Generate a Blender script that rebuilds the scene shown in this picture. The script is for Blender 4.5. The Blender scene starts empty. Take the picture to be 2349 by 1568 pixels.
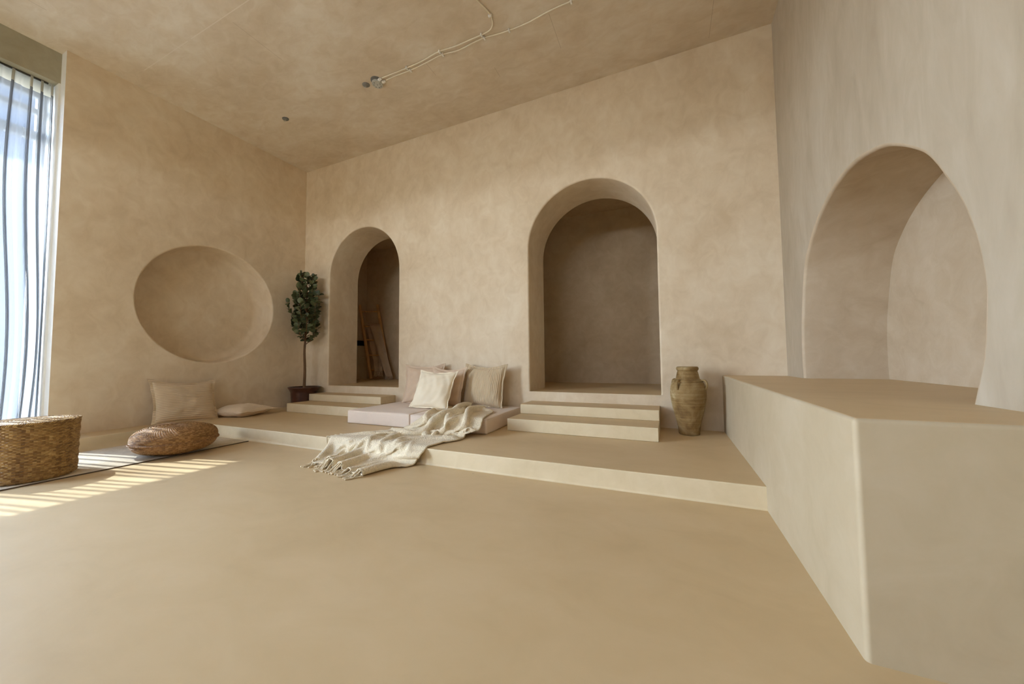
import bpy, bmesh, math, random
import numpy as np
from mathutils import Vector, Matrix

random.seed(7)
C = bpy.context.scene.collection
PI = math.pi
rad = math.radians

# ------------------------------------------------------------------ measures (metres)
W, H = 5.641, 3.491            # right wall, ceiling height
HP, YP = 0.112, 1.384          # platform height, platform depth
LW, YL = 0.302, 2.270          # ledge width, end of left wall
WB, HB, YB = 5.192, 0.5796, 2.303   # raised block
P1, P2, P3 = 0.2157, 0.3041, 0.398  # step tops, corridor floor
TW = 0.49                      # thickness of the arched wall
YC = 1.45                      # corridor back wall
XC = -0.302                    # corridor end wall
YF = -7.4                      # wall behind the camera


# ------------------------------------------------------------------ node helpers
def new_mat(name):
    m = bpy.data.materials.new(name)
    m.use_nodes = True
    nt = m.node_tree
    nt.nodes.clear()
    out = nt.nodes.new('ShaderNodeOutputMaterial')
    return m, nt, out


def N(nt, typ, **kw):
    n = nt.nodes.new(typ)
    for k, v in kw.items():
        if k.startswith('i_'):
            key = k[2:]
            key = int(key) if key.isdigit() else key.replace('_', ' ')
            n.inputs[key].default_value = v
        else:
            setattr(n, k, v)
    return n


def L(nt, a, ao, b, bi):
    nt.links.new(a.outputs[ao], b.inputs[bi])


def rgba(c):
    return (c[0], c[1], c[2], 1.0)


def coords(nt, kind='pos', scale=(1, 1, 1)):
    if kind == 'pos':
        g = N(nt, 'ShaderNodeNewGeometry')
        o = 'Position'
    else:
        g = N(nt, 'ShaderNodeTexCoord')
        o = 'Object'
    mp = N(nt, 'ShaderNodeMapping')
    mp.inputs['Scale'].default_value = scale
    L(nt, g, o, mp, 'Vector')
    return mp


def ramp(nt, stops):
    r = N(nt, 'ShaderNodeValToRGB')
    el = r.color_ramp.elements
    el[0].position, el[0].color = stops[0][0], rgba(stops[0][1])
    el[1].position, el[1].color = stops[-1][0], rgba(stops[-1][1])
    for p, c in stops[1:-1]:
        e = el.new(p)
        e.color = rgba(c)
    return r


def plaster(name, dark, mid, light, scale=1.4, rough=0.72, bump=0.08, stretch=(1, 1, 1), spec=0.25, contrast=0.14, specks=False, lines=None):
    """limewash / microcement: clouds at two scales and trowel-like strokes"""
    m, nt, out = new_mat(name)
    b = N(nt, 'ShaderNodeBsdfPrincipled')
    b.inputs['Roughness'].default_value = rough
    b.inputs['Specular IOR Level'].default_value = spec
    mp = coords(nt, 'pos', stretch)
    n1 = N(nt, 'ShaderNodeTexNoise', i_Scale=scale, i_Detail=7.0, i_Roughness=0.62, i_Distortion=0.35)
    L(nt, mp, 'Vector', n1, 'Vector')
    n2 = N(nt, 'ShaderNodeTexNoise', i_Scale=scale * 5.5, i_Detail=5.0, i_Roughness=0.6, i_Distortion=0.8)
    L(nt, mp, 'Vector', n2, 'Vector')
    add = N(nt, 'ShaderNodeMix', data_type='FLOAT')
    add.inputs[0].default_value = 0.38
    L(nt, n1, 'Fac', add, 2)
    L(nt, n2, 'Fac', add, 3)
    r = ramp(nt, [(0.5 - contrast, dark), (0.5, mid), (0.5 + contrast, light)])
    L(nt, add, 0, r, 'Fac')
    col = (r, 'Color')
    if specks:
        v = N(nt, 'ShaderNodeTexVoronoi', i_Scale=3.1)
        v.feature = 'F1'
        L(nt, mp, 'Vector', v, 'Vector')
        lt = N(nt, 'ShaderNodeMath', operation='LESS_THAN')
        lt.inputs[1].default_value = 0.016
        L(nt, v, 'Distance', lt, 0)
        mx = N(nt, 'ShaderNodeMix', data_type='RGBA')
        L(nt, lt, 0, mx, 0)
        L(nt, r, 'Color', mx, 6)
        mx.inputs[7].default_value = rgba([c * 0.55 for c in dark])
        col = (mx, 2)
    if lines:
        g = N(nt, 'ShaderNodeNewGeometry')
        sx = N(nt, 'ShaderNodeSeparateXYZ')
        L(nt, g, 'Position', sx, 0)
        for axis, val, lo, hi, wd, tone in lines:
            other = 'Y' if axis == 'X' else 'X'
            d = N(nt, 'ShaderNodeMath', operation='SUBTRACT')
            L(nt, sx, axis, d, 0)
            d.inputs[1].default_value = val
            a = N(nt, 'ShaderNodeMath', operation='ABSOLUTE')
            L(nt, d, 0, a, 0)
            lt = N(nt, 'ShaderNodeMath', operation='LESS_THAN')
            L(nt, a, 0, lt, 0)
            lt.inputs[1].default_value = wd
            g1 = N(nt, 'ShaderNodeMath', operation='GREATER_THAN')
            L(nt, sx, other, g1, 0)
            g1.inputs[1].default_value = lo
            g2 = N(nt, 'ShaderNodeMath', operation='LESS_THAN')
            L(nt, sx, other, g2, 0)
            g2.inputs[1].default_value = hi
            m1 = N(nt, 'ShaderNodeMath', operation='MULTIPLY')
            L(nt, lt, 0, m1, 0)
            L(nt, g1, 0, m1, 1)
            m2 = N(nt, 'ShaderNodeMath', operation='MULTIPLY')
            L(nt, m1, 0, m2, 0)
            L(nt, g2, 0, m2, 1)
            m3 = N(nt, 'ShaderNodeMath', operation='MULTIPLY')
            L(nt, m2, 0, m3, 0)
            m3.inputs[1].default_value = 0.6
            mx = N(nt, 'ShaderNodeMix', data_type='RGBA')
            L(nt, m3, 0, mx, 0)
            nt.links.new(col[0].outputs[col[1]], mx.inputs[6])
            mx.inputs[7].default_value = rgba(tone)
            col = (mx, 2)
    nt.links.new(col[0].outputs[col[1]], b.inputs['Base Color'])
    n3 = N(nt, 'ShaderNodeTexNoise', i_Scale=scale * 9, i_Detail=6.0, i_Roughness=0.55)
    L(nt, mp, 'Vector', n3, 'Vector')
    bp = N(nt, 'ShaderNodeBump', i_Strength=bump, i_Distance=0.02)
    L(nt, n3, 'Fac', bp, 'Height')
    L(nt, bp, 'Normal', b, 'Normal')
    L(nt, b, 0, out, 0)
    return m


def simple(name, c, rough=0.6, metal=0.0, var=0.12, scale=30, bump=0.0, spec=0.4, kind='obj', stretch=(1, 1, 1)):
    m, nt, out = new_mat(name)
    b = N(nt, 'ShaderNodeBsdfPrincipled')
    b.inputs['Roughness'].default_value = rough
    b.inputs['Metallic'].default_value = metal
    b.inputs['Specular IOR Level'].default_value = spec
    mp = coords(nt, kind, stretch)
    n = N(nt, 'ShaderNodeTexNoise', i_Scale=scale, i_Detail=5.0, i_Roughness=0.6)
    L(nt, mp, 'Vector', n, 'Vector')
    r = ramp(nt, [(0.3, [x * (1 - var) for x in c]), (0.7, [min(1, x * (1 + var)) for x in c])])
    L(nt, n, 'Fac', r, 'Fac')
    L(nt, r, 'Color', b, 'Base Color')
    if bump:
        bp = N(nt, 'ShaderNodeBump', i_Strength=bump, i_Distance=0.01)
        L(nt, n, 'Fac', bp, 'Height')
        L(nt, bp, 'Normal', b, 'Normal')
    L(nt, b, 0, out, 0)
    return m


def fabric(name, c, weave=420, bump=0.25, rib=None, rough=0.95, var=0.08, ribbump=0.6, ribtone=0.82, dist=0.003):
    """woven cloth; rib=(axis, waves per metre) adds woven ribs"""
    m, nt, out = new_mat(name)
    b = N(nt, 'ShaderNodeBsdfPrincipled')
    b.inputs['Roughness'].default_value = rough
    b.inputs['Specular IOR Level'].default_value = 0.1
    b.inputs['Sheen Weight'].default_value = 0.15
    b.inputs['Sheen Roughness'].default_value = 0.6
    mp = coords(nt, 'obj')
    n = N(nt, 'ShaderNodeTexNoise', i_Scale=weave, i_Detail=3.0)
    L(nt, mp, 'Vector', n, 'Vector')
    n2 = N(nt, 'ShaderNodeTexNoise', i_Scale=9.0, i_Detail=4.0)
    L(nt, mp, 'Vector', n2, 'Vector')
    mixv = N(nt, 'ShaderNodeMix', data_type='FLOAT')
    mixv.inputs[0].default_value = 0.5
    L(nt, n, 'Fac', mixv, 2)
    L(nt, n2, 'Fac', mixv, 3)
    r = ramp(nt, [(0.3, [x * (1 - var) for x in c]), (0.7, [min(1, x * (1 + var)) for x in c])])
    L(nt, mixv, 0, r, 'Fac')
    colnode, colsock = r, 'Color'
    h = (n, 'Fac')
    bp = N(nt, 'ShaderNodeBump', i_Strength=bump, i_Distance=dist)
    L(nt, n, 'Fac', bp, 'Height')
    last = bp
    if rib:
        w = N(nt, 'ShaderNodeTexWave', i_Scale=rib[1] / 2.0 / PI * 2.0, i_Distortion=0.5, i_Detail=1.0)
        w.wave_type = 'BANDS'
        w.bands_direction = rib[0]
        w.inputs['Detail Scale'].default_value = 0.6
        L(nt, mp, 'Vector', w, 'Vector')
        mx = N(nt, 'ShaderNodeMix', data_type='RGBA')
        L(nt, w, 'Fac', mx, 0)
        mul = [x * ribtone for x in c]
        mx.inputs[6].default_value = rgba(mul)
        L(nt, r, 'Color', mx, 7)
        colnode, colsock = mx, 2
        bp2 = N(nt, 'ShaderNodeBump', i_Strength=ribbump, i_Distance=0.004)
        L(nt, w, 'Fac', bp2, 'Height')
        L(nt, bp, 'Normal', bp2, 'Normal')
        last = bp2
    nt.links.new(colnode.outputs[colsock], b.inputs['Base Color'])
    L(nt, last, 'Normal', b, 'Normal')
    L(nt, b, 0, out, 0)
    return m


def attr_mat(name, stops, rough=0.6, bump=0.2, scale=160, spec=0.35, stretch=(1, 1, 1)):
    """colour chosen per strand by the mesh attribute 'tone'"""
    m, nt, out = new_mat(name)
    b = N(nt, 'ShaderNodeBsdfPrincipled')
    b.inputs['Roughness'].default_value = rough
    b.inputs['Specular IOR Level'].default_value = spec
    a = N(nt, 'ShaderNodeAttribute', attribute_name='tone')
    mp = coords(nt, 'obj', stretch)
    n = N(nt, 'ShaderNodeTexNoise', i_Scale=scale, i_Detail=3.0)
    L(nt, mp, 'Vector', n, 'Vector')
    mixv = N(nt, 'ShaderNodeMix', data_type='FLOAT')
    mixv.inputs[0].default_value = 0.3
    L(nt, a, 'Fac', mixv, 2)
    L(nt, n, 'Fac', mixv, 3)
    r = ramp(nt, stops)
    L(nt, mixv, 0, r, 'Fac')
    L(nt, r, 'Color', b, 'Base Color')
    bp = N(nt, 'ShaderNodeBump', i_Strength=bump, i_Distance=0.003)
    L(nt, n, 'Fac', bp, 'Height')
    L(nt, bp, 'Normal', b, 'Normal')
    L(nt, b, 0, out, 0)
    return m


# ------------------------------------------------------------------ object helpers
def mesh_obj(name, verts, faces, mat=None, parent=None, smooth=True, sharp=35, tone=None):
    me = bpy.data.meshes.new(name)
    me.from_pydata([tuple(v) for v in verts], [], [tuple(f) for f in faces])
    me.update()
    if tone is not None:
        at = me.attributes.new('tone', 'FLOAT', 'POINT')
        at.data.foreach_set('value', np.asarray(tone, dtype=np.float32))
    return link(name, me, mat, parent, smooth, sharp)


def link(name, me, mat, parent, smooth=True, sharp=35):
    if smooth:
        me.shade_smooth()
        if sharp:
            me.set_sharp_from_angle(angle=rad(sharp))
    o = bpy.data.objects.new(name, me)
    C.objects.link(o)
    if mat:
        me.materials.append(mat)
    if parent:
        o.parent = parent
    return o


def bm_obj(name, bm, mat=None, parent=None, smooth=True, sharp=35):
    bmesh.ops.recalc_face_normals(bm, faces=bm.faces)
    me = bpy.data.meshes.new(name)
    bm.to_mesh(me)
    bm.free()
    return link(name, me, mat, parent, smooth, sharp)


def empty(name, loc, rot=(0, 0, 0)):
    o = bpy.data.objects.new(name, None)
    o.empty_display_size = 0.1
    C.objects.link(o)
    o.location = loc
    o.rotation_euler = rot
    return o


def tag(o, label, cat, group=None):
    o['label'] = label
    o['category'] = cat
    if group:
        o['group'] = group
    return o


def struct(o, label=None):
    o['kind'] = 'structure'
    if label:
        o['label'] = label
    return o


def box_bm(bm, x0, x1, y0, y1, z0, z1, bevel=0.0, seg=3):
    r = bmesh.ops.create_cube(bm, size=1.0)
    vs = r['verts']
    for v in vs:
        v.co.x = x0 + (v.co.x + 0.5) * (x1 - x0)
        v.co.y = y0 + (v.co.y + 0.5) * (y1 - y0)
        v.co.z = z0 + (v.co.z + 0.5) * (z1 - z0)
    if bevel:
        es = list({e for v in vs for e in v.link_edges})
        bmesh.ops.bevel(bm, geom=es, offset=bevel, segments=seg, affect='EDGES', profile=0.5)
    return bm


def box(name, x0, x1, y0, y1, z0, z1, mat, parent=None, bevel=0.0, seg=3):
    bm = bmesh.new()
    box_bm(bm, x0, x1, y0, y1, z0, z1, bevel, seg)
    o = bm_obj(name, bm, mat, parent, smooth=bool(bevel), sharp=40)
    if bevel:
        flat_faces(o)
    return o


def flat_faces(o):
    """keep the large faces flat and let only the rounded arrises shade"""
    wn = o.modifiers.new('weighted_normals', 'WEIGHTED_NORMAL')
    wn.weight = 100
    wn.keep_sharp = True


def tube_geo(pts, radii, seg=10, cap=True):
    """vertices and faces of a tube along pts"""
    pts = [Vector(p) for p in pts]
    n = len(pts)
    if not hasattr(radii, '__len__'):
        radii = [radii] * n
    V, F = [], []
    prev = None
    for i, p in enumerate(pts):
        t = (pts[min(i + 1, n - 1)] - pts[max(i - 1, 0)]).normalized()
        if prev is None:
            a = Vector((0, 0, 1)) if abs(t.z) < 0.9 else Vector((1, 0, 0))
            u = t.cross(a).normalized()
        else:
            u = (prev - t * prev.dot(t)).normalized()
        prev = u
        w = t.cross(u)
        for k in range(seg):
            a = 2 * PI * k / seg
            V.append(p + (u * math.cos(a) + w * math.sin(a)) * radii[i])
    for i in range(n - 1):
        for k in range(seg):
            k2 = (k + 1) % seg
            F.append((i * seg + k, i * seg + k2, (i + 1) * seg + k2, (i + 1) * seg + k))
    if cap:
        F.append(tuple(reversed(range(seg))))
        F.append(tuple((n - 1) * seg + k for k in range(seg)))
    return V, F


class Geo:
    def __init__(self):
        self.V, self.F, self.T = [], [], []

    def add(self, V, F, tone=0.5):
        o = len(self.V)
        self.V += [tuple(v) for v in V]
        self.F += [tuple(i + o for i in f) for f in F]
        self.T += [tone] * len(V)

    def tube(self, pts, r, seg=8, tone=0.5):
        self.add(*tube_geo(pts, r, seg), tone=tone)

    def obj(self, name, mat, parent=None, sharp=50, use_tone=False):
        return mesh_obj(name, self.V, self.F, mat, parent, True, sharp, self.T if use_tone else None)


def lathe_geo(profile, seg=48):
    V, F = [], []
    for r, z in profile:
        for k in range(seg):
            a = 2 * PI * k / seg
            V.append((r * math.cos(a), r * math.sin(a), z))
    for i in range(len(profile) - 1):
        for k in range(seg):
            k2 = (k + 1) % seg
            F.append((i * seg + k, i * seg + k2, (i + 1) * seg + k2, (i + 1) * seg + k))
    F.append(tuple(reversed(range(seg))))
    return V, F


def spline(pts, n):
    """Catmull-Rom through pts"""
    pts = [np.array(p, float) for p in pts]
    P = [2 * pts[0] - pts[1]] + pts + [2 * pts[-1] - pts[-2]]
    out = []
    m = len(pts) - 1
    for j in range(n):
        t = j / (n - 1) * m
        i = min(int(t), m - 1)
        f = t - i
        p0, p1, p2, p3 = P[i], P[i + 1], P[i + 2], P[i + 3]
        out.append(0.5 * ((2 * p1) + (-p0 + p2) * f + (2 * p0 - 5 * p1 + 4 * p2 - p3) * f * f + (-p0 + 3 * p1 - 3 * p2 + p3) * f ** 3))
    return out


# ------------------------------------------------------------------ materials
WALL = ((0.595, 0.478, 0.330), (0.680, 0.566, 0.412), (0.750, 0.650, 0.500))
M = {}
M['wall'] = plaster('limewash_wall', *WALL, scale=1.5, stretch=(1, 1, 0.8))
M['wall_grey'] = plaster('limewash_wall_brushed_dimmed', (0.395, 0.330, 0.245), (0.452, 0.386, 0.294), (0.515, 0.454, 0.360), scale=1.7, stretch=(1, 1, 0.32))  # greyer plaster, toned down further to stand in for lens falloff
seams = [('X', x, a, b, 0.0016, (0.30, 0.22, 0.15)) for x, a, b in ((0.403, -2.9, -2.48), (1.612, -1.83, -1.41), (2.79, -0.87, -0.70), (2.79, -1.75, -1.56), (3.982, -0.84, -0.49), (5.18, -0.45, -0.06), (3.35, -0.55, -0.43))]
seams += [('Y', -1.885, 0.32, 1.07, 0.003, (0.76, 0.69, 0.60)), ('Y', -1.885, 1.12, 2.2, 0.003, (0.76, 0.69, 0.60))]
M['ceiling'] = plaster('limewash_ceiling', (0.570, 0.470, 0.345), (0.645, 0.553, 0.432), (0.715, 0.645, 0.540), scale=1.25, stretch=(1.0, 1.7, 1), lines=seams)
M['floor'] = plaster('microcement_floor', (0.520, 0.383, 0.212), (0.600, 0.451, 0.258), (0.655, 0.503, 0.304), scale=0.75, rough=0.48, bump=0.03, spec=0.35, contrast=0.2, specks=True, stretch=(0.8, 1.3, 1))
M['passage'] = plaster('limewash_passage_dimmed', (0.475, 0.362, 0.235), (0.545, 0.430, 0.290), (0.615, 0.500, 0.355), scale=1.5)  # wall plaster darkened to put the passage's missing shade into the colour
M['panel'] = plaster('olive_grey_plaster', (0.33, 0.30, 0.215), (0.375, 0.345, 0.255), (0.42, 0.39, 0.30), scale=1.5)
M['niche'] = plaster('limewash_niche_dimmed', (0.440, 0.345, 0.238), (0.510, 0.415, 0.300), (0.575, 0.485, 0.368), scale=1.5)  # wall plaster with the dimmer light on this side mixed into its colour
M['block'] = plaster('microcement_block_dimmed', (0.425, 0.345, 0.228), (0.470, 0.388, 0.264), (0.510, 0.428, 0.305), scale=1.2, rough=0.55, bump=0.03, spec=0.3)  # step plaster darkened in its base colour instead of by weaker light
M['step'] = plaster('microcement_steps', (0.605, 0.497, 0.318), (0.660, 0.550, 0.362), (0.710, 0.600, 0.414), scale=1.6, rough=0.45, bump=0.03, spec=0.4)
M['white'] = simple('white_paint', (0.80, 0.80, 0.78), rough=0.5, var=0.02, scale=5, kind='pos')
M['dark'] = simple('dark_track', (0.05, 0.045, 0.035), rough=0.6)
M['paving'] = simple('dark_paving', (0.09, 0.092, 0.095), rough=0.9, scale=2, kind='pos')  # darkened to cut the sunlight it bounces onto ceiling and curtain
M['render'] = simple('exterior_render', (0.030, 0.034, 0.042), rough=0.9, scale=2, kind='pos')  # near black to keep the background behind the curtain dim
M['linen_natural'] = fabric('ribbed_linen', (0.70, 0.56, 0.385), rib=('Z', 56), ribtone=0.78)
M['linen_plain'] = fabric('plain_linen', (0.70, 0.575, 0.42))
M['linen_pink'] = fabric('pinkish_linen', (0.62, 0.475, 0.345))
M['linen_cream'] = fabric('cream_cotton', (0.82, 0.725, 0.555), var=0.04)
M['linen_rib'] = fabric('pleated_linen', (0.62, 0.485, 0.315), rib=('X', 62), ribtone=0.78)
M['suede'] = fabric('pinkish_microsuede', (0.72, 0.605, 0.505), weave=120, bump=0.06, var=0.05)
M['knit'] = fabric('cream_boucle_knit', (0.76, 0.655, 0.475), weave=110, bump=1.0, var=0.20, dist=0.008)
M['throw_brown'] = fabric('taupe_throw', (0.48, 0.36, 0.25), weave=220, bump=0.5, var=0.12)
M['rug'] = fabric('wool_rug', (0.60, 0.52, 0.395), weave=70, bump=0.9, var=0.22)
M['rug_edge'] = simple('rug_binding', (0.10, 0.07, 0.045), rough=0.9)
SEAGRASS = [(0.0, (0.080, 0.036, 0.011)), (0.35, (0.20, 0.105, 0.032)), (0.65, (0.36, 0.220, 0.075)), (1.0, (0.60, 0.44, 0.20))]
M['seagrass'] = attr_mat('woven_seagrass', SEAGRASS, rough=0.5, bump=0.3, spec=0.5)
M['coil'] = attr_mat('coiled_rush', [(0.0, (0.11, 0.046, 0.014)), (0.4, (0.26, 0.128, 0.040)), (0.7, (0.40, 0.220, 0.080)), (1.0, (0.58, 0.37, 0.17))], rough=0.48, bump=0.3, spec=0.55)
M['leaf'] = attr_mat('eucalyptus_leaf', [(0.0, (0.026, 0.036, 0.014)), (0.5, (0.080, 0.098, 0.040)), (1.0, (0.20, 0.215, 0.105))], rough=0.45, bump=0.05, scale=40)
M['bark'] = simple('brown_bark', (0.15, 0.083, 0.040), rough=0.85, scale=60, var=0.35, bump=0.5, stretch=(1, 1, 0.2))
M['pot'] = simple('dark_brown_pot', (0.060, 0.022, 0.013), rough=0.35, scale=14, var=0.35, spec=0.5)
M['soil'] = simple('soil', (0.05, 0.038, 0.028), rough=1.0, scale=60, var=0.4, bump=0.6)
M['pebble'] = simple('white_pebble', (0.62, 0.56, 0.47), rough=0.6, scale=50)
M['wood'] = simple('pale_teak', (0.54, 0.32, 0.13), rough=0.55, scale=26, var=0.22, bump=0.1, stretch=(1, 1, 0.15))
M['black'] = simple('matt_black', (0.006, 0.006, 0.007), rough=0.7, spec=0.15)
M['zinc'] = simple('zinc_plate', (0.50, 0.50, 0.46), rough=0.5, metal=0.2, scale=40)
M['zinc_dark'] = simple('dark_metal', (0.20, 0.20, 0.19), rough=0.5, metal=0.3)
M['cable'] = simple('cream_cable', (0.72, 0.655, 0.52), rough=0.55, var=0.04)
M['plastic'] = simple('white_plastic', (0.74, 0.72, 0.68), rough=0.45, var=0.03)


def vase_mat():
    m, nt, out = new_mat('weathered_clay')
    b = N(nt, 'ShaderNodeBsdfPrincipled')
    b.inputs['Roughness'].default_value = 0.75
    b.inputs['Specular IOR Level'].default_value = 0.25
    mp = coords(nt, 'obj')
    n1 = N(nt, 'ShaderNodeTexNoise', i_Scale=6.0, i_Detail=6.0, i_Roughness=0.6, i_Distortion=0.5)
    L(nt, mp, 'Vector', n1, 'Vector')
    mp2 = coords(nt, 'obj', (2, 2, 55))
    n2 = N(nt, 'ShaderNodeTexNoise', i_Scale=2.2, i_Detail=3.0)
    L(nt, mp2, 'Vector', n2, 'Vector')
    mv = N(nt, 'ShaderNodeMix', data_type='FLOAT')
    mv.inputs[0].default_value = 0.2
    L(nt, n1, 'Fac', mv, 2)
    L(nt, n2, 'Fac', mv, 3)
    r = ramp(nt, [(0.34, (0.12, 0.062, 0.018)), (0.46, (0.24, 0.150, 0.056)), (0.57, (0.33, 0.235, 0.110)), (0.68, (0.50, 0.40, 0.23))])
    L(nt, mv, 0, r, 'Fac')
    L(nt, r, 'Color', b, 'Base Color')
    bp = N(nt, 'ShaderNodeBump', i_Strength=0.35, i_Distance=0.004)
    L(nt, n2, 'Fac', bp, 'Height')
    L(nt, bp, 'Normal', b, 'Normal')
    L(nt, b, 0, out, 0)
    return m


M['clay'] = vase_mat()


def sheer_mat(name, open_, white):
    """sheer cloth: threads scatter light, the gaps between them let it through; at a slant the gaps close"""
    m, nt, out = new_mat(name)
    lw = N(nt, 'ShaderNodeLayerWeight', i_Blend=0.5)
    inv = N(nt, 'ShaderNodeMath', operation='SUBTRACT')
    inv.inputs[0].default_value = 1.0
    L(nt, lw, 'Facing', inv, 1)               # cos of the angle
    mx = N(nt, 'ShaderNodeMath', operation='MAXIMUM')
    L(nt, inv, 0, mx, 0)
    mx.inputs[1].default_value = 0.13
    dv = N(nt, 'ShaderNodeMath', operation='DIVIDE')
    dv.inputs[0].default_value = 1.0
    L(nt, mx, 0, dv, 1)
    pw = N(nt, 'ShaderNodeMath', operation='POWER')
    pw.inputs[0].default_value = open_
    L(nt, dv, 0, pw, 1)
    tr = N(nt, 'ShaderNodeBsdfTransparent')
    tl = N(nt, 'ShaderNodeBsdfTranslucent')
    tl.inputs['Color'].default_value = rgba(white)
    df = N(nt, 'ShaderNodeBsdfDiffuse')
    df.inputs['Color'].default_value = rgba(white)
    m1 = N(nt, 'ShaderNodeMixShader', i_Fac=0.42)
    L(nt, tl, 0, m1, 1)
    L(nt, df, 0, m1, 2)
    m2 = N(nt, 'ShaderNodeMixShader')
    L(nt, pw, 0, m2, 0)
    L(nt, m1, 0, m2, 1)
    L(nt, tr, 0, m2, 2)
    L(nt, m2, 0, out, 0)
    return m


M['sheer'] = sheer_mat('sheer_voile', 0.44, (0.225, 0.232, 0.243))
M['heading'] = sheer_mat('gathered_voile', 0.12, (0.62, 0.60, 0.52))


def glass_mat():
    m, nt, out = new_mat('window_glass')
    tr = N(nt, 'ShaderNodeBsdfTransparent')
    tr.inputs['Color'].default_value = (0.93, 0.95, 0.95, 1)
    gl = N(nt, 'ShaderNodeBsdfGlossy', i_Roughness=0.02)
    lw = N(nt, 'ShaderNodeLayerWeight', i_Blend=0.5)
    pw = N(nt, 'ShaderNodeMath', operation='POWER')
    L(nt, lw, 'Facing', pw, 0)
    pw.inputs[1].default_value = 5.0
    fr = N(nt, 'ShaderNodeMath', operation='MULTIPLY_ADD')
    L(nt, pw, 0, fr, 0)
    fr.inputs[1].default_value = 0.9
    fr.inputs[2].default_value = 0.04
    mx = N(nt, 'ShaderNodeMixShader')
    L(nt, fr, 0, mx, 0)
    L(nt, tr, 0, mx, 1)
    L(nt, gl, 0, mx, 2)
    L(nt, mx, 0, out, 0)
    return m


M['glass'] = glass_mat()

# ------------------------------------------------------------------ the shell
RND = 0.016   # rounded plaster arris


def arch_outline(x0, x1, zs, zc, n=40):
    """closed outline of an arched opening: floor at zs, semicircle centre at zc; counter-clockwise seen from -Y"""
    cx, r = (x0 + x1) / 2, (x1 - x0) / 2
    pts = [(x1, zs)]
    for k in range(9):
        pts.append((x1, zs + (zc - zs) * (k + 1) / 10))
    for k in range(n + 1):
        a = PI * k / n
        pts.append((cx + r * math.cos(a), zc + r * math.sin(a)))
    for k in range(9):
        pts.append((x0, zc - (zc - zs) * (k + 1) / 10))
    pts.append((x0, zs))
    return pts


def offset_outline(pts, d, keep_floor=None):
    """move an outline outwards by d (open hole outline, centroid-based sign)"""
    n = len(pts)
    P = np.array(pts)
    ctr = P.mean(0)
    out = []
    for i in range(n):
        t = P[(i + 1) % n] - P[i - 1]
        if keep_floor is not None and i == 0:
            t = P[1] - P[0]
        if keep_floor is not None and i == n - 1:
            t = P[n - 1] - P[n - 2]
        nn = np.array([t[1], -t[0]])
        nn = nn / (np.linalg.norm(nn) + 1e-12)
        if np.dot(nn, P[i] - ctr) < 0:
            nn = -nn
        if keep_floor is not None and i in (0, n - 1):
            nn = np.array([math.copysign(1, P[i][0] - ctr[0]), 0.0])
        q = P[i] + nn * d
        out.append((float(q[0]), float(q[1])))
    return out


def wall_with_holes(name, outer, holes, mapf, mat):
    """flat wall face with holes (outlines already widened for the rounded arris)"""
    bm = bmesh.new()
    es = []
    for loop in [outer] + holes:
        vs = [bm.verts.new(mapf(a, b, 0.0)) for a, b in loop]
        es += [bm.edges.new((vs[i], vs[(i + 1) % len(vs)])) for i in range(len(vs))]
    bmesh.ops.triangle_fill(bm, edges=es, use_beauty=True)
    return bm


def reveal(name, outline, mapf, depth, mat, parent, keep_floor=True, closed=False, label=None):
    """rounded arris and soffit of an opening"""
    rings = []
    k = 5
    for j in range(k + 1):
        a = (PI / 2) * j / k
        rings.append((RND * (1 - math.sin(a)), RND * (1 - math.cos(a))))
    nd = 6
    for j in range(1, nd + 1):
        rings.append((0.0, RND + (depth - RND) * j / nd))
    V, F = [], []
    n = len(outline)
    for off, dep in rings:
        for a, b in offset_outline(outline, off, True if keep_floor else None):
            V.append(mapf(a, b, dep))
    for i in range(len(rings) - 1):
        for j in range(n if closed else n - 1):
            j2 = (j + 1) % n
            F.append((i * n + j, i * n + j2, (i + 1) * n + j2, (i + 1) * n + j))
    o = mesh_obj(name, V, F, mat, parent, True, 50)
    if label:
        o['label'] = label
    return o


map_back = lambda a, b, d: (a, d, b)          # (x, z) on the wall with arches, depth to +Y
map_left = lambda a, b, d: (-d, a, b)         # (y, z) on the wall with the round niche, depth to -X
map_right = lambda a, b, d: (W + d, a, b)     # (y, z) on the wall with the big arch, depth to +X

A1 = arch_outline(0.505, 1.727, P3, 1.887)
A2 = arch_outline(3.461, 4.714, P3, 1.880)
bm = wall_with_holes('wall_back', [(-0.45, -0.05), (W + 0.6, -0.05), (W + 0.6, H), (-0.45, H)],
                     [offset_outline(A1, RND, True), offset_outline(A2, RND, True)], map_back, M['wall'])
wall_back = struct(bm_obj('wall_back', bm, M['wall'], smooth=False), 'beige limewashed wall pierced by two arches')
bm = wall_with_holes('x', [(-0.45, -0.05), (W + 0.6, -0.05), (W + 0.6, H), (-0.45, H)], [A1, A2], lambda a, b, d: (a, TW, b), M['wall'])
bm_obj('rear_face', bm, M['wall'], wall_back, smooth=False)
reveal('arch_reveal', A1, map_back, TW, M['wall'], wall_back, label='curved soffit of the arch beside the potted tree')
reveal('arch_reveal', A2, map_back, TW, M['wall'], wall_back, label='curved soffit of the arch beside the clay jar')

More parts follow.
